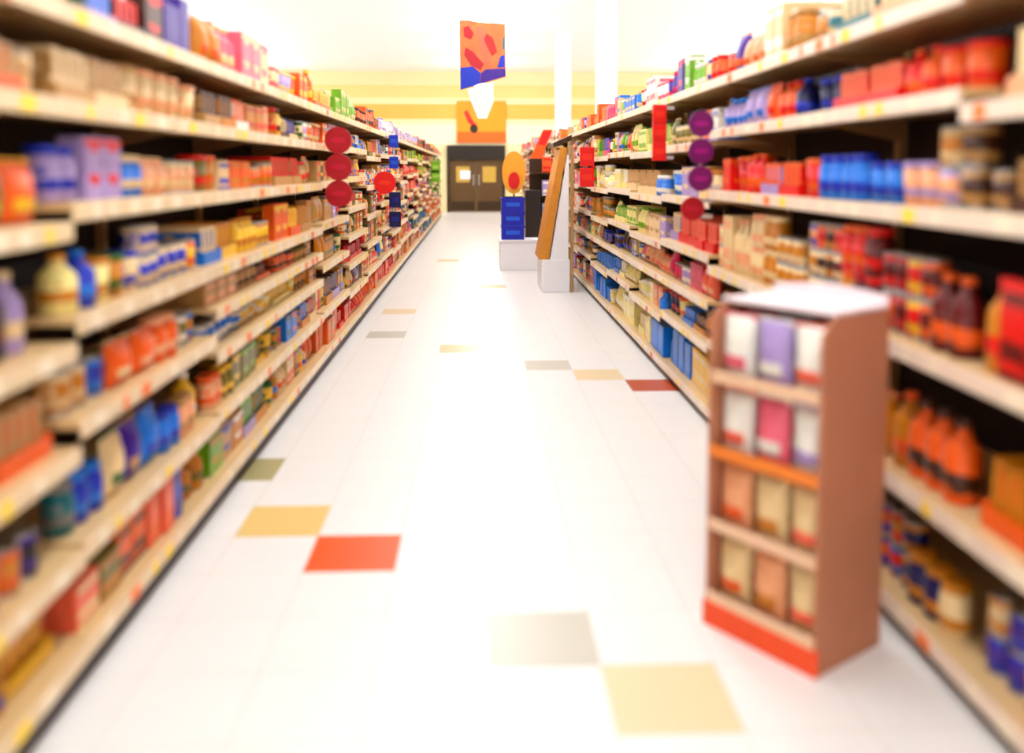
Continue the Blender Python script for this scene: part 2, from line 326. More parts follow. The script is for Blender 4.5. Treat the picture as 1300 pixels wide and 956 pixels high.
# ------------------------------------------------------------------ goods: which colours stand where (read off the photograph)
GAP = None
BLOBS = [  # x, y, rx, ry, main colour, second colour
 # left, above the top lip
 (150, 12, 30, 22, 'lilac', 'azure'), (195, 33, 18, 18, 'brown', 'red'), (235, 50, 25, 22, 'purple', 'purple'), (278, 62, 22, 22, 'gold', 'orange'),
 (308, 85, 16, 12, 'blue', 'pink'), (310, 65, 20, 14, 'pink', 'cream'), (345, 100, 20, 16, 'cream', 'pink'), (400, 115, 25, 14, 'orange', 'yellow'),
 (441, 138, 14, 10, 'lime', 'cream'), (470, 152, 12, 10, 'orange', 'brown'), (494, 145, 10, 20, 'white', 'lilac'), (370, 105, 12, 12, 'lilac', 'cream'),
 # left, second from top
 (12, 90, 30, 16, 'orange', 'tan'), (60, 85, 34, 30, 'tan', 'cream'), (110, 72, 18, 14, GAP, ''), (150, 105, 30, 20, 'cream', 'tan'), (190, 92, 16, 14, GAP, ''),
 (225, 115, 26, 18, 'cream', 'peach'), (254, 108, 14, 12, GAP, ''), (300, 112, 14, 16, 'pink', 'white'), (318, 125, 12, 16, 'white', 'orange'),
 (345, 128, 20, 16, 'gold', 'brown'), (385, 142, 18, 12, 'cream', 'tan'), (410, 155, 16, 12, 'orange', 'cream'),
 # left, third from top
 (18, 185, 30, 26, 'dark red', 'brown'), (62, 178, 24, 14, 'orange', 'gold'), (25, 215, 30, 18, 'dark red', 'purple'), (25, 258, 36, 14, 'green', 'lime'), (85, 238, 38, 12, 'orange', 'yellow'),
 (100, 205, 26, 18, 'lilac', 'blue'), (135, 205, 22, 22, 'lilac', 'red'), (135, 168, 18, 20, 'cream', 'tan'), (170, 180, 20, 18, GAP, ''), (188, 208, 20, 16, 'azure', 'cream'),
 (230, 215, 28, 22, 'peach', 'cream'), (250, 182, 18, 18, 'cream', 'tan'), (268, 195, 20, 10, 'teal', 'blue'), (150, 236, 30, 10, 'orange', 'gold'), (265, 233, 34, 8, 'blue', 'azure'),
 (325, 200, 20, 16, 'gold', 'orange'), (330, 228, 20, 12, 'orange', 'gold'), (380, 215, 20, 14, 'tan', 'red'), (350, 205, 14, 14, 'yellow', 'tan'),
 # left, middle
 (15, 345, 26, 18, 'dark red', 'black'), (20, 380, 24, 18, 'black', 'dark red'), (100, 340, 42, 17, 'blue', 'azure'), (140, 322, 28, 10, 'azure', 'blue'), (178, 322, 22, 14, 'azure', 'cream'), (125, 372, 42, 16, 'pale yellow', 'gold'), (60, 385, 24, 12, 'lilac', 'cream'),
 (225, 340, 26, 12, 'blue', 'cream'), (285, 316, 20, 12, 'azure', 'cream'), (250, 305, 24, 14, 'yellow', 'orange'), (200, 300, 20, 14, 'cream', 'olive'), (320, 292, 24, 16, 'yellow', 'gold'), (365, 280, 20, 14, 'orange', 'yellow'),
 (395, 270, 20, 12, 'tan', 'gold'), (290, 290, 16, 10, 'lime', 'yellow'),
 (12, 438, 40, 22, 'red', 'orange'), (240, 385, 26, 12, 'blue', 'tan'), (265, 365, 26, 12, 'tan', 'peach'), (150, 430, 40, 16, GAP, ''), (355, 340, 30, 12, 'orange', 'brown'), (400, 318, 22, 10, 'gold', 'olive'),
 (325, 345, 20, 12, 'tan', 'brown'),
 (125, 468, 24, 13, 'blue', 'azure'), (95, 488, 22, 12, 'peach', 'pink'), (25, 505, 30, 12, 'teal', 'blue'), (5, 525, 26, 14, 'green', 'dark green'), (115, 505, 30, 14, 'gold', 'cream'),
 (215, 462, 26, 10, 'purple', 'peach'), (230, 440, 26, 12, 'orange', 'peach'), (270, 430, 16, 10, 'azure', 'white'), (306, 408, 14, 9, 'azure', 'white'), (185, 465, 18, 14, 'orange', 'cream'), (320, 385, 22, 14, 'yellow', 'white'),
 (360, 375, 24, 14, 'pale yellow', 'yellow'), (400, 350, 20, 12, 'gold', 'brown'), (430, 330, 18, 12, 'orange', 'red'), (460, 320, 14, 12, 'red', 'crimson'), (478, 330, 12, 10, 'salmon', 'cream'),
 (70, 560, 40, 16, 'orange', 'tan'), (125, 612, 24, 16, 'blue', 'azure'), (180, 560, 26, 14, 'purple', 'tan'), (225, 555, 22, 12, 'azure', 'blue'), (275, 520, 20, 10, 'blue', 'lilac'), (245, 520, 22, 12, 'peach', 'tan'), (95, 640, 26, 18, 'teal', 'grey'),
 (290, 470, 20, 14, 'olive', 'yellow'), (325, 460, 22, 16, 'olive', 'lime'), (300, 500, 22, 12, 'peach', 'orange'), (345, 445, 18, 12, 'yellow', 'olive'), (410, 435, 18, 14, 'orange', 'gold'), (450, 400, 14, 12, 'red', 'orange'), (465, 375, 14, 12, 'orange', 'red'), (480, 360, 12, 10, 'orange', 'gold'),
 (35, 600, 34, 16, 'gold', 'tan'), (20, 650, 34, 16, 'navy', 'brown'), (60, 660, 30, 16, 'olive', 'brown'),
 (130, 712, 30, 22, 'dark green', 'green'), (30, 690, 40, 20, 'black', 'purple'), (30, 775, 36, 20, 'brown', 'purple'), (15, 740, 36, 18, 'gold', 'orange'), (70, 745, 34, 18, 'orange', 'gold'), (25, 825, 50, 24, 'yellow', 'gold'), (80, 790, 30, 18, 'gold', 'olive'),
 (130, 755, 22, 16, 'salmon', 'cream'), (180, 680, 22, 14, 'orange', 'brown'), (200, 650, 22, 14, 'salmon', 'orange'), (230, 625, 18, 12, 'blue', 'purple'), (265, 590, 20, 14, 'gold', 'olive'), (300, 575, 18, 10, 'lime', 'gold'), (340, 530, 24, 14, 'lilac', 'lime'), (390, 480, 20, 14, 'cream', 'orange'),
 (150, 725, 16, 14, 'olive', 'gold'),
 # left, far
 (530, 205, 9, 12, 'lime', 'yellow'), (527, 222, 9, 9, 'salmon', 'red'), (559, 225, 8, 14, 'lime', 'green'), (548, 262, 8, 10, 'orange', 'tan'), (535, 278, 9, 8, 'teal', 'azure'), (540, 190, 7, 12, 'brown', 'orange'), (515, 175, 12, 10, 'lilac', 'cream'), (500, 340, 10, 12, 'salmon', 'red'),
 (520, 305, 10, 12, 'gold', 'orange'),
 # right, above the top lip
 (1070, 8, 34, 26, 'teal', 'cream'), (1010, 22, 26, 26, 'gold', 'tan'), (975, 35, 20, 26, 'cream', 'white'), (928, 42, 16, 20, 'purple', 'orange'), (948, 50, 14, 20, 'peach', 'orange'), (905, 70, 14, 16, 'orange', 'red'), (852, 97, 14, 14, 'purple', 'magenta'), (873, 82, 10, 14, 'lime', 'white'),
 (815, 105, 20, 14, 'white', 'pink'), (793, 122, 10, 12, 'azure', 'cream'), (784, 110, 10, 14, 'salmon', 'peach'), (754, 142, 10, 16, 'orange', 'gold'), (768, 150, 10, 16, 'magenta', 'pink'),
 # right, second from top
 (1030, 85, 34, 34, 'navy', 'blue'), (1085, 65, 26, 24, 'gold', 'brown'), (1095, 95, 34, 24, 'red', 'orange'), (1140, 60, 26, 26, 'dark red', 'brown'), (1180, 78, 34, 24, 'orange', 'red'), (1200, 35, 34, 24, 'dark red', 'black'), (1265, 50, 50, 50, 'peach', 'cream'), (1190, 100, 24, 12, 'lilac', 'cream'),
 (965, 115, 30, 14, 'orange', 'red'), (935, 140, 30, 12, 'lilac', 'azure'), (990, 95, 18, 18, 'brown', 'purple'), (930, 115, 20, 14, 'peach', 'red'), (890, 122, 14, 10, 'azure', 'blue'), (850, 145, 16, 14, 'olive', 'brown'), (820, 170, 18, 14, 'pale yellow', 'lime'), (860, 165, 14, 20, 'olive', 'cream'),
 (1250, 108, 26, 20, 'azure', 'blue'),
 # right, third from top
 (1035, 190, 52, 20, 'red', 'dark red'), (1080, 225, 46, 18, 'azure', 'blue'), (1118, 185, 22, 22, GAP, ''), (940, 185, 28, 14, 'orange', 'red'), (935, 215, 26, 14, 'red', 'orange'), (985, 215, 16, 12, 'lilac', 'orange'), (1005, 232, 18, 12, 'red', 'orange'), (1150, 195, 26, 14, 'red', 'dark red'),
 (1150, 235, 34, 18, 'peach', 'lilac'), (1240, 175, 60, 16, 'gold', 'cream'), (1240, 215, 60, 26, 'brown', 'tan'), (1180, 215, 20, 18, 'dark red', 'brown'), (925, 240, 34, 12, 'cream', 'gold'), (850, 215, 26, 14, 'lilac', 'cream'), (810, 225, 26, 14, 'cream', 'tan'), (845, 235, 14, 8, 'azure', 'white'), (780, 220, 20, 16, 'pale yellow', 'white'),
 # right, fourth
 (900, 290, 36, 14, 'red', 'salmon'), (945, 310, 30, 26, 'cream', 'peach'), (1000, 330, 34, 22, 'gold', 'cream'), (1060, 330, 34, 26, 'red', 'orange'), (1110, 350, 26, 24, 'dark red', 'red'), (1160, 310, 40, 18, GAP, ''), (1225, 330, 34, 46, 'red', 'gold'), (1190, 350, 24, 40, 'dark red', 'gold'), (1230, 415, 40, 20, 'gold', 'red'), (1180, 405, 26, 18, 'dark red', 'orange'),
 (1285, 320, 26, 40, 'black', 'dark red'), (1290, 430, 30, 26, 'red', 'dark red'), (800, 270, 30, 16, 'pale yellow', 'lime'), (840, 275, 22, 12, 'lilac', 'cream'), (870, 270, 20, 10, 'tan', 'brown'), (765, 270, 12, 16, 'gold', 'olive'), (820, 285, 14, 14, 'cream', 'tan'), (785, 300, 20, 8, 'brown', 'blue'),
 # right, fifth
 (870, 335, 24, 16, 'magenta', 'crimson'), (845, 322, 14, 10, 'orange', 'peach'), (830, 350, 10, 30, 'peach', 'salmon'), (895, 345, 12, 8, 'olive', 'brown'), (920, 370, 24, 20, 'salmon', 'peach'), (950, 395, 26, 20, 'orange', 'brown'), (980, 400, 26, 20, 'salmon', 'pink'), (855, 372, 14, 10, 'navy', 'crimson'), (850, 355, 20, 10, 'lilac', 'white'),
 (1150, 520, 34, 24, 'gold', 'orange'), (1205, 560, 40, 20, 'yellow', 'gold'), (1165, 575, 40, 22, 'orange', 'brown'), (1130, 480, 30, 20, GAP, ''), (1290, 540, 30, 20, 'red', 'dark red'), (1250, 620, 40, 26, 'orange', 'gold'), (1220, 520, 36, 14, 'dark red', 'brown'), (1290, 620, 30, 24, 'brown', 'orange'),
 # right, base
 (765, 352, 12, 24, 'azure', 'azure'), (795, 370, 22, 22, 'pale yellow', 'white'), (805, 345, 10, 8, 'olive', 'lilac'), (830, 393, 16, 10, 'azure', 'azure'), (848, 430, 22, 26, 'azure', 'azure'), (815, 400, 18, 16, 'pale yellow', 'cream'), (875, 435, 26, 16, 'orange', 'gold'), (885, 480, 26, 18, 'yellow', 'cream'), (900, 410, 24, 14, 'gold', 'brown'),
 (1140, 635, 26, 30, 'navy', 'purple'), (1185, 675, 40, 20, 'navy', 'blue'), (1170, 655, 26, 14, 'brown', 'tan'), (1195, 700, 34, 16, 'blue', 'magenta'), (1225, 745, 44, 20, 'azure', 'navy'), (1180, 735, 40, 18, 'navy', 'gold'), (1210, 780, 30, 18, 'cream', 'gold'), (1265, 800, 40, 22, 'crimson', 'magenta'), (1290, 760, 34, 26, 'navy', 'purple'), (1240, 830, 40, 22, 'purple', 'blue'),
]
DEF_L = ['cream', 'tan', 'yellow', 'gold', 'orange', 'olive', 'peach', 'cream', 'brown', 'tan', 'gold', 'azure', 'lilac', 'cream']
DEF_RN = ['red', 'dark red', 'orange', 'gold', 'brown', 'dark red', 'red', 'dark red', 'peach']
DEF_RM = ['cream', 'pale yellow', 'white', 'peach', 'pink', 'salmon', 'pale yellow', 'tan', 'lime', 'lilac']
DEF_F = ['cream', 'peach', 'salmon', 'tan', 'orange', 'pale yellow', 'brown', 'lilac', 'white', 'gold', 'red', 'pink', 'teal']
ACC = ['red', 'blue', 'azure', 'orange', 'yellow', 'white', 'green', 'cream', 'crimson', 'brown', 'gold']
def choose(px, py, side, y):
    best = None; bd = 1.5
    for (bx_, by_, rx, ry, c1, c2) in BLOBS:
        d = math.hypot((px-bx_)/rx, (py-by_)/ry)
        if d < bd: bd = d; best = (c1, c2)
    if best:
        if best[0] is None: return 'GAP' if bd < .9 else (random.choice(('brown', 'black', 'tan')), 'dark red')
        return best
    pal = DEF_F if y > 10 else (DEF_L if side < 0 else (DEF_RN if y < 4.0 else DEF_RM))
    a = random.choice(pal); b = random.choice([q for q in ACC if q != a]); return (a, b)

# ------------------------------------------------------------------ goods: one prototype mesh set per kind, unit sized (x depth, y width, z height)
# the printed face looks along local -x (towards the aisle)
def mk(fn):
    bm = bmesh.new(); fn(bm); bmesh.ops.recalc_face_normals(bm, faces=bm.faces); me = bpy.data.meshes.new(fn.__name__); bm.to_mesh(me); bm.free(); return me
def carton_body(bm):
    box(bm, -.5, .5, -.5, .5, 0, 1, 0, .012); box(bm, -.5, .5, -.015, .015, .9995, 1.004, 0)
def carton_panel(bm):
    box(bm, -.508, -.4995, -.42, .42, .12, .9, 0); box(bm, -.38, .38, -.508, -.4995, .14, .88, 0)
def carton_seal(bm):
    box(bm, -.509, -.4995, -.5, .5, .02, .10, 0); box(bm, -.5, .5, -.509, -.4995, .02, .10, 0)
def can_body(bm):
    lathe(bm, [(.47, 0), (.5, .015), (.5, .05), (.485, .06), (.485, .94), (.5, .95), (.5, .985), (.47, 1), (.455, .975)], 20)
def can_label(bm):
    lathe(bm, [(.486, .08), (.492, .081), (.492, .92), (.486, .921)], 20)
def bottle_body(bm):
    lathe(bm, [(.44, 0), (.5, .03), (.5, .58), (.47, .66), (.3, .76), (.2, .83), (.18, .92)], 20)
def bottle_label(bm):
    lathe(bm, [(.501, .14), (.508, .142), (.508, .52), (.501, .522)], 20)
def bottle_cap(bm):
    lathe(bm, [(.2, .9), (.22, .905), (.22, .99), (.2, 1)], 16)
def jar_body(bm):
    lathe(bm, [(.42, 0), (.5, .05), (.5, .68), (.46, .78), (.38, .84)], 20)
def jar_label(bm):
    lathe(bm, [(.501, .16), (.508, .162), (.508, .62), (.501, .622)], 20)
def jar_lid(bm):
    lathe(bm, [(.42, .84), (.45, .85), (.45, .98), (.42, 1)], 20)
def tub_body(bm):
    lathe(bm, [(.38, 0), (.4, .02), (.48, .86)], 20)
def tub_label(bm):
    lathe(bm, [(.412, .1), (.42, .102), (.478, .74), (.466, .742)], 20)
def tub_lid(bm):
    lathe(bm, [(.5, .86), (.51, .88), (.51, .97), (.46, .98), (.44, 1)], 20)
def _pillow(bm, n=8, m=10, x_s=.5):
    fr = []; bk = []
    for j in range(m+1):
        v = j/m; tz = (math.sin(math.pi*min(1, max(0, v)))**.45 if 0 < v < 1 else .03); tz = max(tz, .05)
        a = []; b = []
        for i in range(n+1):
            u = i/n; tu = max(math.sin(math.pi*u)**.5 if 0 < u < 1 else 0, .0)
            wob = 1+.05*math.sin(9*u+7*v)
            th = x_s*tz*tu*wob*(1.15-.3*v); y = (u-.5)*(1-.05*math.sin(math.pi*v))
            a.append(bm.verts.new((-th-.006, y, v))); b.append(bm.verts.new((th+.006, y, v)))
        fr.append(a); bk.append(b)
    for j in range(m):
        for i in range(n):
            f = bm.faces.new([fr[j][i], fr[j][i+1], fr[j+1][i+1], fr[j+1][i]]); f.smooth = True
            f = bm.faces.new([bk[j][i+1], bk[j][i], bk[j+1][i], bk[j+1][i+1]]); f.smooth = True
        for i, q in ((0, 1), (n, 0)):
            f = bm.faces.new([fr[j][i], fr[j+1][i], bk[j+1][i], bk[j][i]])
    for j in (0, m):
        for i in range(n): bm.faces.new([fr[j][i], fr[j][i+1], bk[j][i+1], bk[j][i]])
def pouch_body(bm): _pillow(bm)
def pouch_label(bm):
    n, m = 6, 6; vs = []
    for j in range(m+1):
        v = .2+.55*j/m; tz = math.sin(math.pi*v)**.45; row = []
        for i in range(n+1):
            u = .18+.64*i/n; th = .5*tz*math.sin(math.pi*u)**.5*(1+.05*math.sin(9*u+7*v))*(1.15-.3*v)
            row.append((bm.verts.new((-th-.03, (u-.5)*.97, v)), bm.verts.new((-th+.02, (u-.5)*.97, v))))
        vs.append(row)
    for j in range(m):
        for i in range(n):
            for k in (0, 1):
                f = bm.faces.new([vs[j][i][k], vs[j][i+1][k], vs[j+1][i+1][k], vs[j+1][i][k]]); f.smooth = True
    for j in range(m):
        for i in (0, n): bm.faces.new([vs[j][i][0], vs[j+1][i][0], vs[j+1][i][1], vs[j][i][1]])
    for i in range(n):
        for j in (0, m): bm.faces.new([vs[j][i][0], vs[j][i+1][0], vs[j][i+1][1], vs[j][i][1]])
def pouch_seal(bm):
    prism(bm, [(-.5, .955), (.5, .955), (.5, 1.03), (-.5, 1.03)], 'x', -.035, .035)
def slim_body(bm): box(bm, -.5, .5, -.5, .5, 0, 1, 0, .01); prism(bm, [(-.5, 1), (.5, 1), (.45, 1.012), (-.45, 1.012)], 'x', -.45, .45)
def slim_panel(bm):
    prism(bm, disc_pts(.36, 20, 0, .55, 1.05, .9), 'x', -.515, -.4995); prism(bm, disc_pts(.32, 20, 0, .55, 1, .95), 'y', -.515, -.4995)
def slim_band(bm):
    box(bm, -.51, -.4995, -.5, .5, .86, .97, 0); box(bm, -.5, .5, -.51, -.4995, .86, .97, 0)
def tray_body(bm):
    prism(bm, [(-.5, 0), (.5, 0), (.5, .85), (-.5, .28)], 'y', -.5, -.47); prism(bm, [(-.5, 0), (.5, 0), (.5, .85), (-.5, .28)], 'y', .47, .5)
    box(bm, -.5, -.47, -.47, .47, 0, .28); box(bm, .47, .5, -.47, .47, 0, .85); box(bm, -.47, .47, -.47, .47, 0, .03)
def _packet(bm, k):
    y = -.345+k*.23; box(bm, -.43, .36, y-.1, y+.1, .035, .86+.03*(k % 2), 0, .02); box(bm, -.436, -.4302, y-.075, y+.075, .4, .78, 1)
def packet_a(bm): _packet(bm, 0)
def packet_b(bm): _packet(bm, 1)
def packet_c(bm): _packet(bm, 2)
def packet_d(bm): _packet(bm, 3)
KINDS = {  # kind: category word, parts [(part name, mesh, role)], proportions
 'carton': ('carton', [('body', mk(carton_body), 0), ('printed_panel', mk(carton_panel), 2), ('seal_strip', mk(carton_seal), 1)], 'carton', 'box'),
 'tin_can': ('tin can', [('body', mk(can_body), 3), ('paper_label', mk(can_label), 2)], 'tin can', 'round'),
 'bottle': ('bottle', [('body', mk(bottle_body), 0), ('paper_label', mk(bottle_label), 2), ('cap', mk(bottle_cap), 1)], 'bottle', 'round'),
 'jar': ('jar', [('body', mk(jar_body), 0), ('paper_label', mk(jar_label), 2), ('lid', mk(jar_lid), 1)], 'jar', 'round'),
 'tub': ('tub', [('body', mk(tub_body), 0), ('paper_label', mk(tub_label), 2), ('lid', mk(tub_lid), 1)], 'tub', 'round'),
 'pouch': ('pouch', [('body', mk(pouch_body), 0), ('printed_panel', mk(pouch_label), 2), ('top_seal', mk(pouch_seal), 1)], 'pouch', 'bag'),
 'slim_box': ('box', [('body', mk(slim_body), 0), ('round_print', mk(slim_panel), 2), ('top_band', mk(slim_band), 1)], 'slim box', 'slim'),
 'packet_tray': ('tray', [('tray', mk(tray_body), 0), ('packet', mk(packet_a), 4), ('packet', mk(packet_b), 4), ('packet', mk(packet_c), 4), ('packet', mk(packet_d), 4)], 'tray of packets', 'tray'),
}
COMBINED = {}
def combined(kind):
    if kind in COMBINED: return COMBINED[kind]
    bm = bmesh.new(); base = 0
    for (pn, me, role) in KINDS[kind][1]:
        n0 = len(bm.faces); bm.from_mesh(me); bm.faces.ensure_lookup_table()
        for f in bm.faces[n0:]: f.material_index = min(f.material_index, len(slots(role))-1)+base
        base += len(slots(role))
    me = bpy.data.meshes.new(kind); bm.to_mesh(me); bm.free()
    for _ in range(base): me.materials.append(None)
    COMBINED[kind] = me; return me
def all_slots(kind): return [r for pn, me, role in KINDS[kind][1] for r in slots(role)]
for k in KINDS:
    for pn, me, role in KINDS[k][1]:
        for _ in range(2 if role == 4 else 1): me.materials.append(None)
ROLE = {me.name: role for k in KINDS for pn, me, role in KINDS[k][1]}
def slots(role): return (2, 1) if role == 4 else (role,)
def role_mat(role, c1, c2):
    if role == 0: return paint(c1)
    if role == 1: return paint(c2)
    if role == 3: return M_METAL
    # main artwork: mostly main colour
    return printed(c1, c2, c2)
PROTO = {}
def place(kind, loc, dims, rz, c1, c2, detailed):
    """dims = (depth, width, height)"""
    sx, sy, sz = dims
    if detailed:
        if kind not in PROTO:
            root = empty(kind); PROTO[kind] = root; new = True
            for pn, me, role in KINDS[kind][1]:
                o = link(bpy.data.objects.new(pn, me), root)
                for sl in o.material_slots: sl.link = 'OBJECT'
        else:
            root = PROTO[kind].copy(); root.animation_data_clear(); COL.objects.link(root)
            for ch in PROTO[kind].children:
                c = ch.copy(); COL.objects.link(c); c.parent = root
        root.location = loc; root.rotation_euler = (0, 0, rz); root.scale = dims
        for ch in root.children:
            for sl, r in zip(ch.material_slots, slots(ROLE[ch.data.name])): sl.material = role_mat(r, c1, c2)
    else:
        root = bpy.data.objects.new(kind, combined(kind)); COL.objects.link(root)
        root.location = loc; root.rotation_euler = (0, 0, rz); root.scale = dims
        for si, role in enumerate(all_slots(kind)):
            s = root.material_slots[si]; s.link = 'OBJECT'; s.material = role_mat(role, c1, c2)
    return root

# ------------------------------------------------------------------ stocking the shelves
ITEMS = []
def stock(side, y0, levels, xl, depth, phrase, bidx, wid=BW):
    n = len(levels)
    for li, z in enumerate(levels):
        zs = z+.0205
        room = (levels[li+1]-.029-zs) if li+1 < n else random.uniform(.17, .24)
        shelf_word = 'base shelf' if li == 0 else ('top shelf' if li == n-1 else '%s shelf up' % ORD[li+1])
        y = y0+.032; cnt = 0; fails = 0; end = y0+wid-.032
        far = y0 > 9
        while y < end-.06 and fails < 8:
            if room < .16: kind = random.choice(['carton', 'tin_can', 'packet_tray', 'tub', 'slim_box', 'jar'])
            elif room > .29: kind = random.choice(['carton', 'carton', 'slim_box', 'pouch', 'bottle', 'tin_can', 'jar', 'packet_tray'])
            elif li == 0: kind = random.choice(['carton', 'carton', 'pouch', 'slim_box', 'packet_tray', 'tub', 'bottle'])
            else: kind = random.choice(['carton', 'tin_can', 'bottle', 'jar', 'tub', 'pouch', 'slim_box', 'packet_tray'])
            f = random.uniform(.58, .84) if li < n-1 else random.uniform(.55, 1.0)
            h = min(room*f, .34)
            shape = KINDS[kind][3]; stackn = 1
            big = 1.35 if far else 1.0
            if shape == 'box': w = random.uniform(.09, .18)*big; d = random.uniform(.16, .3)
            elif shape == 'slim': w = random.uniform(.12, .2)*big; d = random.uniform(.05, .09)
            elif shape == 'bag': w = random.uniform(.12, .18)*big; d = random.uniform(.06, .09)
            elif shape == 'tray': w = random.uniform(.2, .3)*big; d = random.uniform(.18, .3); h = min(h, .2)
            else:
                if kind == 'tin_can':
                    w = random.uniform(.075, .1); h1 = random.uniform(.095, .12); stackn = max(1, min(3, int(room*.9/h1))); h = min(h1, room*.85)
                elif kind == 'tub': w = random.uniform(.1, .14)*big; h = min(h, w*1.2)
                elif kind == 'jar': w = random.uniform(.075, .1)*big; h = min(h, w*1.7)
                else: w = random.uniform(.075, .1)*big; h = min(h, w*3.2)
                d = w
            if kind in ('carton', 'slim_box', 'tub', 'packet_tray', 'jar') and h < room*.45: stackn = 2
            run = random.randint(2, 3) if shape in ('box', 'slim', 'bag', 'tray') else random.randint(2, 4)
            if far: run = min(run, 2)
            sb = random.uniform(.025, .06)
            for r in range(run):
                if y+w > end:
                    if r == 0: fails += 1
                    break
                xa = xl+sb+d/2+random.uniform(0, .008)
                yc = y+w/2
                px, py = project(side*(xl+.02), yc, zs+h*.5)
                ch = choose(px, py, side, yc)
                y += w+random.uniform(.003, .010)
                if ch == 'GAP': y += .02; continue
                cnt += 1
                for st in range(stackn):
                    c = ch
                    if st >= 1:
                        c = choose(*project(side*(xl+.02), yc, zs+h*(st+.5)), side, yc)
                        if random.random() < .5: c = ch
                        if c == 'GAP': break
                    ITEMS.append(dict(kind=kind, x=side*xa, y=yc, z=zs+st*(h*(1.0045 if kind != 'slim_box' else 1.0125)+.0006), dims=(d, w*.985, h/ (1.03 if kind == 'pouch' else 1)), side=side, c=c, cnt=cnt,
                                      shelf=shelf_word, phrase=phrase, b=bidx, st=(stackn, st), px=px))
for (side, y0, lv, xl, dp, phrase, bi) in BAYS: stock(side, y0, lv, xl, dp, phrase, bi)
# nearest (largest in the photo) first
by = {}
for it in ITEMS: by.setdefault(it['kind'], []).append(it)
REST = []
for kind, L in by.items():
    L.sort(key=lambda q: q['y'])
    L2 = [q for q in L if -420 < q['px'] < 1720]
    keep = L2[:290]; rest = L2[290:]
    print('KIND', kind, len(L2), 'kept', len(keep), 'farthest', round(keep[-1]['y'], 1))
    word = KINDS[kind][2]
    for it in keep:
        c1, c2 = it['c']; rz = 0 if it['side'] > 0 else math.pi
        det = it['y'] < 6.6
        o = place(kind, (it['x'], it['y'], it['z']), it['dims'], rz+random.uniform(-.01, .01), c1, c2, det)
        pre = '' if it['st'][0] == 1 else ('lower ' if it['st'][1] == 0 else ('middle ' if it['st'][0] == 3 and it['st'][1] == 1 else 'upper '))
        colw = c1 if c1 == c2 else '%s and %s' % (c1, c2)
        lab = '%s%s %s, %s along, %s, %s %s' % (pre, colw, word, ORD[it['cnt']], it['shelf'], ORD[it['b']], it['phrase'])
        tag(o, lab, KINDS[kind][0], '%s on the %s' % (word+'s' if not word.startswith('tray') else 'trays of packets', 'left shelving' if it['side'] < 0 else 'right shelving'))
    if rest:
        bm = bmesh.new(); mats = []; 
        for it in rest:
            base = combined(kind); M = Matrix.Translation((it['x'], it['y'], it['z'])) @ Matrix.Rotation(0 if it['side'] > 0 else math.pi, 4, 'Z') @ Matrix.Diagonal((*it['dims'], 1))
            n0 = len(bm.faces); v0 = len(bm.verts); bm.from_mesh(base); bm.verts.ensure_lookup_table(); bm.faces.ensure_lookup_table()
            for v in bm.verts[v0:]: v.co = M @ v.co
            ids = []
            for role in all_slots(kind):
                mt = role_mat(role, *it['c'])
                if mt not in mats: mats.append(mt)
                ids.append(mats.index(mt))
            for f in bm.faces[n0:]: f.material_index = ids[min(f.material_index, len(ids)-1)]
        me = bpy.data.meshes.new('distant_'+kind+'s'); bm.to_mesh(me); bm.free()
        for mt in mats: me.materials.append(mt)
        o = link(bpy.data.objects.new('distant_'+kind+'s', me)); tag(o, 'mass of distant %ss filling the far shelves of the aisle' % word if not word.startswith('tray') else 'mass of distant packet trays filling the far shelves of the aisle', KINDS[kind][0], kind='stuff')

# ------------------------------------------------------------------ cardboard floor display on the right
ang = math.atan2(-.822, .568)
A = Vector((.672, 2.585)); Bp = Vector((.886, 2.274)); dv = Vector((.822, .568)); DD = .30; LW = (Bp-A).length
cen = (A+Bp)/2+dv*DD/2
ds = empty('cardboard_floor_display', (cen.x, cen.y, 0), ang)
tag(ds, 'waist high brown cardboard floor display with orange base standing askew by the right shelves', 'display stand')
hw, hd, HT = LW/2, DD/2, .955
M_ORB = solid('orange_red_print', (245, 80, 25), .5); M_SIDE = M_CARD
bm = bmesh.new(); box(bm, -hw-.006, hw+.006, -hd-.006, -hd+.004, 0, .075, 0, .002); box(bm, -hw+.0, hw, -hd+.004, hd, 0, .07, 1); mesh_obj('base_skirt', bm, [M_ORB, M_CARD], ds)
for sgn in (-1, 1):
    bm = bmesh.new(); x0, x1 = sorted((sgn*hw, sgn*(hw-.008)))
    prism(bm, [(-hd, .0705), (hd, .0705), (hd, HT), (-hd+.06, HT), (-hd, HT-.04)], 'x', x0, x1); mesh_obj('side_panel', bm, M_SIDE, ds)
bxo('back_panel', -hw+.0085, hw-.0085, hd-.008, hd-.0005, .0705, HT, M_CARD, ds)
M_TRAYL = solid('orange_tray_print', (240, 130, 40), .5)
lv = [.072, .29, .508, .726]
for k, z in enumerate(lv):
    bm = bmesh.new(); box(bm, -hw+.0085, hw-.0085, -hd+.002, hd-.009, z, z+.006, 1); box(bm, -hw+.0085, hw-.0085, -hd-.004, -hd+.002, z, z+.035, 0, .001)
    mesh_obj('tray', bm, [M_TRAYL if k == 2 else solid('peach_tray_print', (238, 196, 160), .5), M_CARD], ds)
bm = bmesh.new(); box(bm, -hw, hw, -hd+.05, hd, HT+.0005, HT+.012, 0, .003)
prism(bm, [(-hw, HT+.012), (hw, HT+.012), (hw, HT+.035), (.05, HT+.05), (-.05, HT+.05), (-hw, HT+.035)], 'y', hd-.012, hd-.002); mesh_obj('header_card', bm, solid('pale_pink_white_card', (244, 228, 232), .5), ds)
cr, sr = math.cos(ang), math.sin(ang)
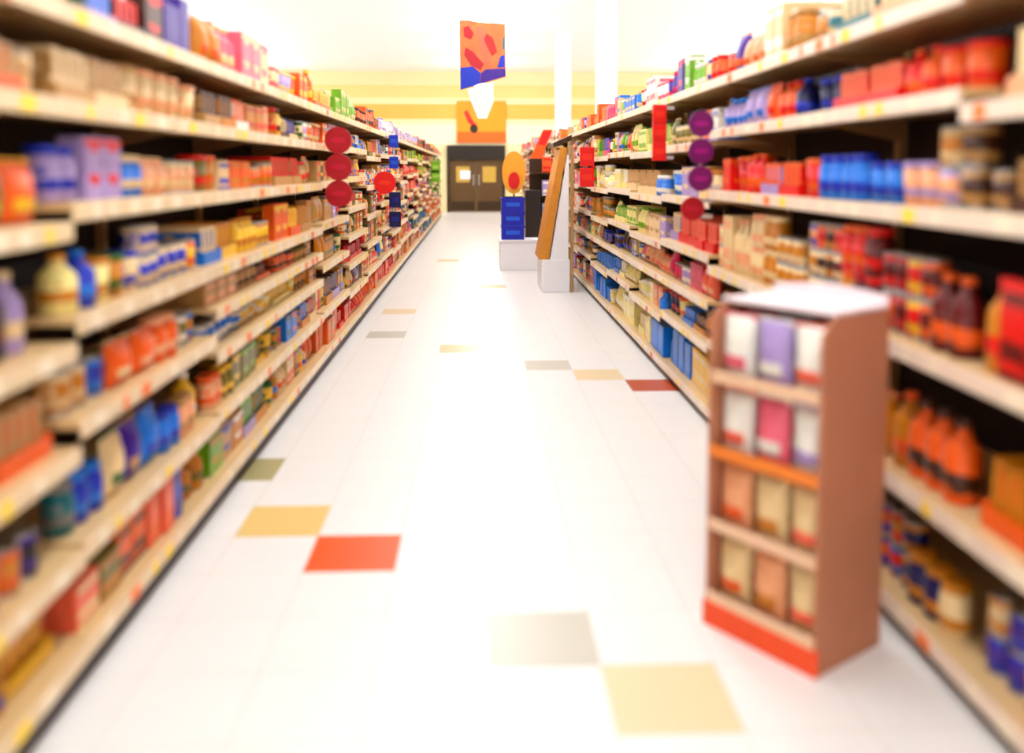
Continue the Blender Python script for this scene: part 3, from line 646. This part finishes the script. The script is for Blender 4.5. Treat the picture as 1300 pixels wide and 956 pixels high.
schemes = [[('cream', 'orange'), ('peach', 'gold'), ('cream', 'salmon')], [('peach', 'orange'), ('cream', 'gold'), ('cream', 'salmon')],
           [('white', 'salmon'), ('pink', 'white'), ('white', 'lilac')], [('white', 'pink'), ('lilac', 'white'), ('white', 'salmon')]]
cnt = 0
for k, z in enumerate(lv):
    for j in range(3):
        for row in range(2):
            lx = -hw+.0085+.06+j*(LW-.017-.118)/2+.0; ly = -hd+.055+row*.09
            X = cen.x+lx*cr-ly*sr; Y = cen.y+lx*sr+ly*cr
            c1, c2 = schemes[k][j]
            o = place('pouch', (X, Y, z+.0065), (.07, .114, .188), ang+math.pi/2+math.pi, c1, c2, True)
            # the printed face looks out to the aisle
            o.rotation_euler = (0, 0, ang+math.pi/2)
            cw = c1 if c1 == c2 else '%s and %s' % (c1, c2)
            tag(o, '%s pouch, %s across, %s row, %s tray up in the cardboard floor display' % (cw, ['left', 'middle', 'right'][j], ['front', 'back'][row], ORD[k+1]), 'pouch', 'pouches in the cardboard floor display')

# ------------------------------------------------------------------ round shelf-edge markers
def talker(x, y, z_list, r, colour, lipx, label, shape='disc', rz=0):
    y *= 1.03; z_list = [HZ(v) for v in z_list]
    t = empty('shelf_marker', (x, y, min(z_list)-r)); tag(t, label, 'sign', 'shelf edge markers')
    zb = min(z_list)-r
    bm = bmesh.new(); sgn = -1 if x < 0 else 1
    a0, a1 = sorted((0, lipx-sgn*.008-x)); ztop = max(z_list)+r-zb
    box(bm, -.008, .008, -.001, .003, 0, ztop); 
    for z in (ztop-.02, .02): box(bm, a0, a1, -.001, .003, z-.01, z+.01)
    mesh_obj('clip_strip', bm, solid('clear_grey_plastic', (200, 190, 190), .3), t)
    for z in z_list:
        bm = bmesh.new()
        if shape == 'disc': prism(bm, disc_pts(r, 28, 0, z-zb), 'y', -.012, -.0015)
        else: box(bm, -r*.75, r*.75, -.03, -.0015, z-zb-r, z-zb+r, 0, .006)
        d = mesh_obj('disc' if shape == 'disc' else 'hang_pack', bm, paint(colour), t, False)
        bm = bmesh.new()
        if shape == 'disc': prism(bm, disc_pts(r*.55, 20, 0, z-zb, 1, .4), 'y', -.014, -.0125)
        else: box(bm, -r*.5, r*.5, -.032, -.0305, z-zb-r*.3, z-zb+r*.3)
        c2 = {'crimson': 'magenta', 'red': 'orange', 'blue': 'azure', 'purple': 'magenta', 'plum': 'magenta', 'wine': 'crimson', 'navy': 'blue'}.get(colour, 'white')
        mesh_obj('print', bm, solid('print_dim_'+c2, tuple(int(.8*a+.2*b) for a, b in zip(C[colour], C[c2])), .4), d)
    return t
talker(-.90, 5.85, [1.50, 1.33, 1.16], .088, 'wine', -1.0, 'column of three crimson discs clipped to the left shelf edge')
talker(-.90, 8.75, [1.19], .11, 'red', -1.0, 'single bright red disc clipped to the left shelf edge')
talker(-.90, 9.75, [1.62, 1.39], .065, 'blue', -1.0, 'pair of small blue packs hanging high on the left shelf edge', 'box')
talker(-.90, 9.85, [.99, .78], .085, 'navy', -1.0, 'pair of navy packs hanging low on the left shelf edge', 'box')
talker(1.10, 5.35, [1.64, 1.53, 1.42], .056, 'red', 1.2, 'column of red packs hanging at the middle right shelf edge', 'box')
talker(1.10, 8.85, [1.44, 1.24], .095, 'red', 1.2, 'tall red strip of two packs at the end of the near right shelving', 'box')
talker(1.09, 4.3, [1.53, 1.40, 1.27], .062, 'plum', 1.2, 'column of three plum purple discs clipped to the right shelf edge')
talker(1.09, 4.45, [1.12], .06, 'wine', 1.2, 'small crimson disc clipped low on the right shelf edge')
talker(-.90, 19.6, [1.38, 1.18], .13, 'lime', -1.0, 'lime green packs hanging on the far left shelf edge', 'box')

# ------------------------------------------------------------------ end panel closing the near right shelving
ey = 1.02+9*BW
ep = empty('aisle_partition', (1.43, ey+.03, 0)); tag(ep, 'tan partition board with brown post closing the near right shelving', 'partition')
bxo('end_panel', -.23, .23, -.015, .015, .0, 1.9, solid('tan_end_panel', (205, 170, 120), .6), ep, .003)
bxo('post', -.275, -.235, -.03, .03, 0, 1.62, M_POST, ep, .004)

# ------------------------------------------------------------------ white wedge display with a sloping brown board
wy = 10.2
wd = empty('sloping_display', (.87, wy, 0)); tag(wd, 'white sided display rack with a leaning brown front board at mid aisle', 'display rack')
bm = bmesh.new(); box(bm, -.16, .15, -.30, .45, 0, .36, 0, .01); mesh_obj('plinth', bm, M_WHITE, wd)
bm = bmesh.new(); prism(bm, [(-.07, .3605), (.13, .3605), (.13, 1.5), (.115, 1.5)], 'y', -.28, -.25); mesh_obj('side_panel', bm, M_WHITE, wd)
bm = bmesh.new(); prism(bm, [(-.07, .3605), (.13, .3605), (.13, 1.5), (.115, 1.5)], 'y', .40, .43); mesh_obj('side_panel', bm, M_WHITE, wd)
bm = bmesh.new(); prism(bm, [(-.19, .3605), (-.085, .3605), (.108, 1.58), (.04, 1.58)], 'y', -.285, .435); mesh_obj('front_board', bm, solid('amber_brown_board', (205, 130, 30), .55, var=.2), wd)
bm = bmesh.new(); prism(bm, [(-.03, 1.5805), (.17, 1.66), (.17, 1.72), (-.03, 1.63)], 'y', -.2, .3); mesh_obj('top_flap', bm, M_DARKM, wd)
bxo('post', .152, .185, -.31, -.27, 0, 1.6, M_POST, wd, .003)

# ------------------------------------------------------------------ blue crates on a white plinth
pl = empty('plinth_table', (.53, 12.3, 0)); tag(pl, 'low white plinth under the stacked blue crates', 'plinth')
bxo('top', -.24, .33, -.22, .22, .38, .41, M_WHITE, pl, .005); bxo('body', -.22, .31, -.20, .20, 0, .3795, M_WHITE, pl, .005)
M_BLUE = solid('royal_blue_plastic', (8, 25, 175), .35, var=.05); M_BLUE2 = solid('bright_blue_plastic', (20, 90, 220), .35)
def crate():
    t = empty('plastic_crate')
    bm = bmesh.new(); w, d, h = .15, .15, .186
    lo = .93
    for (x0, x1, y0, y1) in ((-w, w, -d, -d+.012), (-w, w, d-.012, d), (-w, -w+.012, -d+.012, d-.012), (w-.012, w, -d+.012, d-.012)): box(bm, x0, x1, y0, y1, .0, h)
    box(bm, -w+.012, w-.012, -d+.012, d-.012, 0, .01); mesh_obj('body', bm, M_BLUE, t)
    bm = bmesh.new()
    for (x0, x1, y0, y1) in ((-w-.008, w+.008, -d-.008, -d-.0005), (-w-.008, w+.008, d+.0005, d+.008), (-w-.008, -w-.0005, -d, d), (w+.0005, w+.008, -d, d)): box(bm, x0, x1, y0, y1, h-.03, h)
    mesh_obj('rim', bm, M_BLUE, t)
    bm = bmesh.new(); box(bm, -.09, .09, -d-.007, -d-.0005, .07, .12, 0, .003); mesh_obj('handle', bm, M_BLUE2, t)
    return t
cp = crate()
for k, nm in enumerate(('bottom', 'middle', 'topmost')):
    o = cp if k == 0 else copy_tree(cp)
    o.location = (.48, 12.25, .4105+k*.1868); tag(o, 'blue plastic crate, %s of the stack of three on the white plinth' % nm, 'crate', 'blue crates stacked on the plinth')
rs = empty('pedestal_sign', (.50, 12.25, .4105+3*.1868+.001)); tag(rs, 'red oval sign with amber back card standing on the blue crates', 'sign')
bxo('stand', -.12, .12, -.05, .05, 0, .012, M_DARKM, rs)
bm = bmesh.new(); prism(bm, disc_pts(.19, 24, 0, .33, .85, 1.5), 'y', .0, .008); mesh_obj('back_card', bm, solid('amber_card', (245, 165, 40), .5), rs)
bm = bmesh.new(); prism(bm, disc_pts(.085, 24, 0, .22, .9, 1.35), 'y', -.012, -.001); mesh_obj('red_oval', bm, paint('red'), rs)
bxo('stem', -.012, .012, .0085, .02, .0125, .3, M_DARKM, rs)

# dark rack with hanging goods on the end of the far right shelving
er = empty('end_rack', (.97, 13.15, 0)); tag(er, 'dark brown rack at the near end of the far right shelving', 'rack')
bxo('base', -.27, .62, -.2, .24, 0, .3, solid('cream_rack_base', (225, 205, 180), .5), er, .01)
bxo('back_panel', -.2, .62, .2, .24, .3005, 1.5, M_DARKM, er)
bxo('side_cabinet', -.27, -.06, -.2, .1995, .3005, 1.05, M_DARK, er, .004)
for z in (.62, .95, 1.28): bxo('shelf', -.0595 if z < 1 else -.2, .62, -.2, .1995, z, z+.02, M_DARKM, er)
k = 0
for z, nm in ((.3005, 'base'), (.6405, 'lowest'), (.9705, 'middle'), (1.3005, 'top')):
    for j in range(4):
        c1, c2 = random.choice([('lilac', 'crimson'), ('magenta', 'orange'), ('salmon', 'white'), ('orange', 'red'), ('lilac', 'white'), ('peach', 'purple')])
        kd = 'slim_box' if j % 2 else 'carton'
        o = place(kd, (.97+.03+j*.155, 13.05, z+.0003), (.1, .13, .22), math.pi/2, c1, c2, False)
        tag(o, '%s and %s box, %s across on the %s shelf of the dark end rack' % (c1, c2, ORD[j+1], nm), 'box', 'boxes on the dark end rack')
hs = empty('header_sign', (.97, 13.37, 1.501)); tag(hs, 'slanting orange header sign with red tip above the dark end rack', 'sign')
bm = bmesh.new(); prism(bm, [(-.19, .0), (-.02, .0), (.14, .42), (.0, .42)], 'y', -.012, .0); mesh_obj('board', bm, paint('orange'), hs)
bm = bmesh.new(); prism(bm, [(-.07, .2), (.03, .2), (.12, .40), (.0, .40)], 'y', -.018, -.0125); mesh_obj('tip', bm, paint('red'), hs)

# ------------------------------------------------------------------ world, camera
w = bpy.data.worlds.new('World'); sc.world = w; w.use_nodes = True
w.node_tree.nodes['Background'].inputs[0].default_value = (1, .97, .92, 1); w.node_tree.nodes['Background'].inputs[1].default_value = .4
cam = bpy.data.cameras.new('Camera'); co = bpy.data.objects.new('Camera', cam); COL.objects.link(co); sc.camera = co
cam.sensor_width = 36; cam.lens = 36*FPX/1300; cam.shift_y = -(478-PCY)/1300; cam.clip_end = 100
co.location = (0, 0, HCAM); co.rotation_euler = (math.pi/2-TH, 0, -PHI)
USE_DOF = True
cam.dof.use_dof = USE_DOF; cam.dof.focus_distance = 9.0; cam.dof.aperture_fstop = .78
sc.view_settings.view_transform = 'Standard'; sc.view_settings.look = 'None'; sc.view_settings.exposure = 0.0; sc.view_settings.gamma = 1.0
sc.view_settings.use_curve_mapping = False
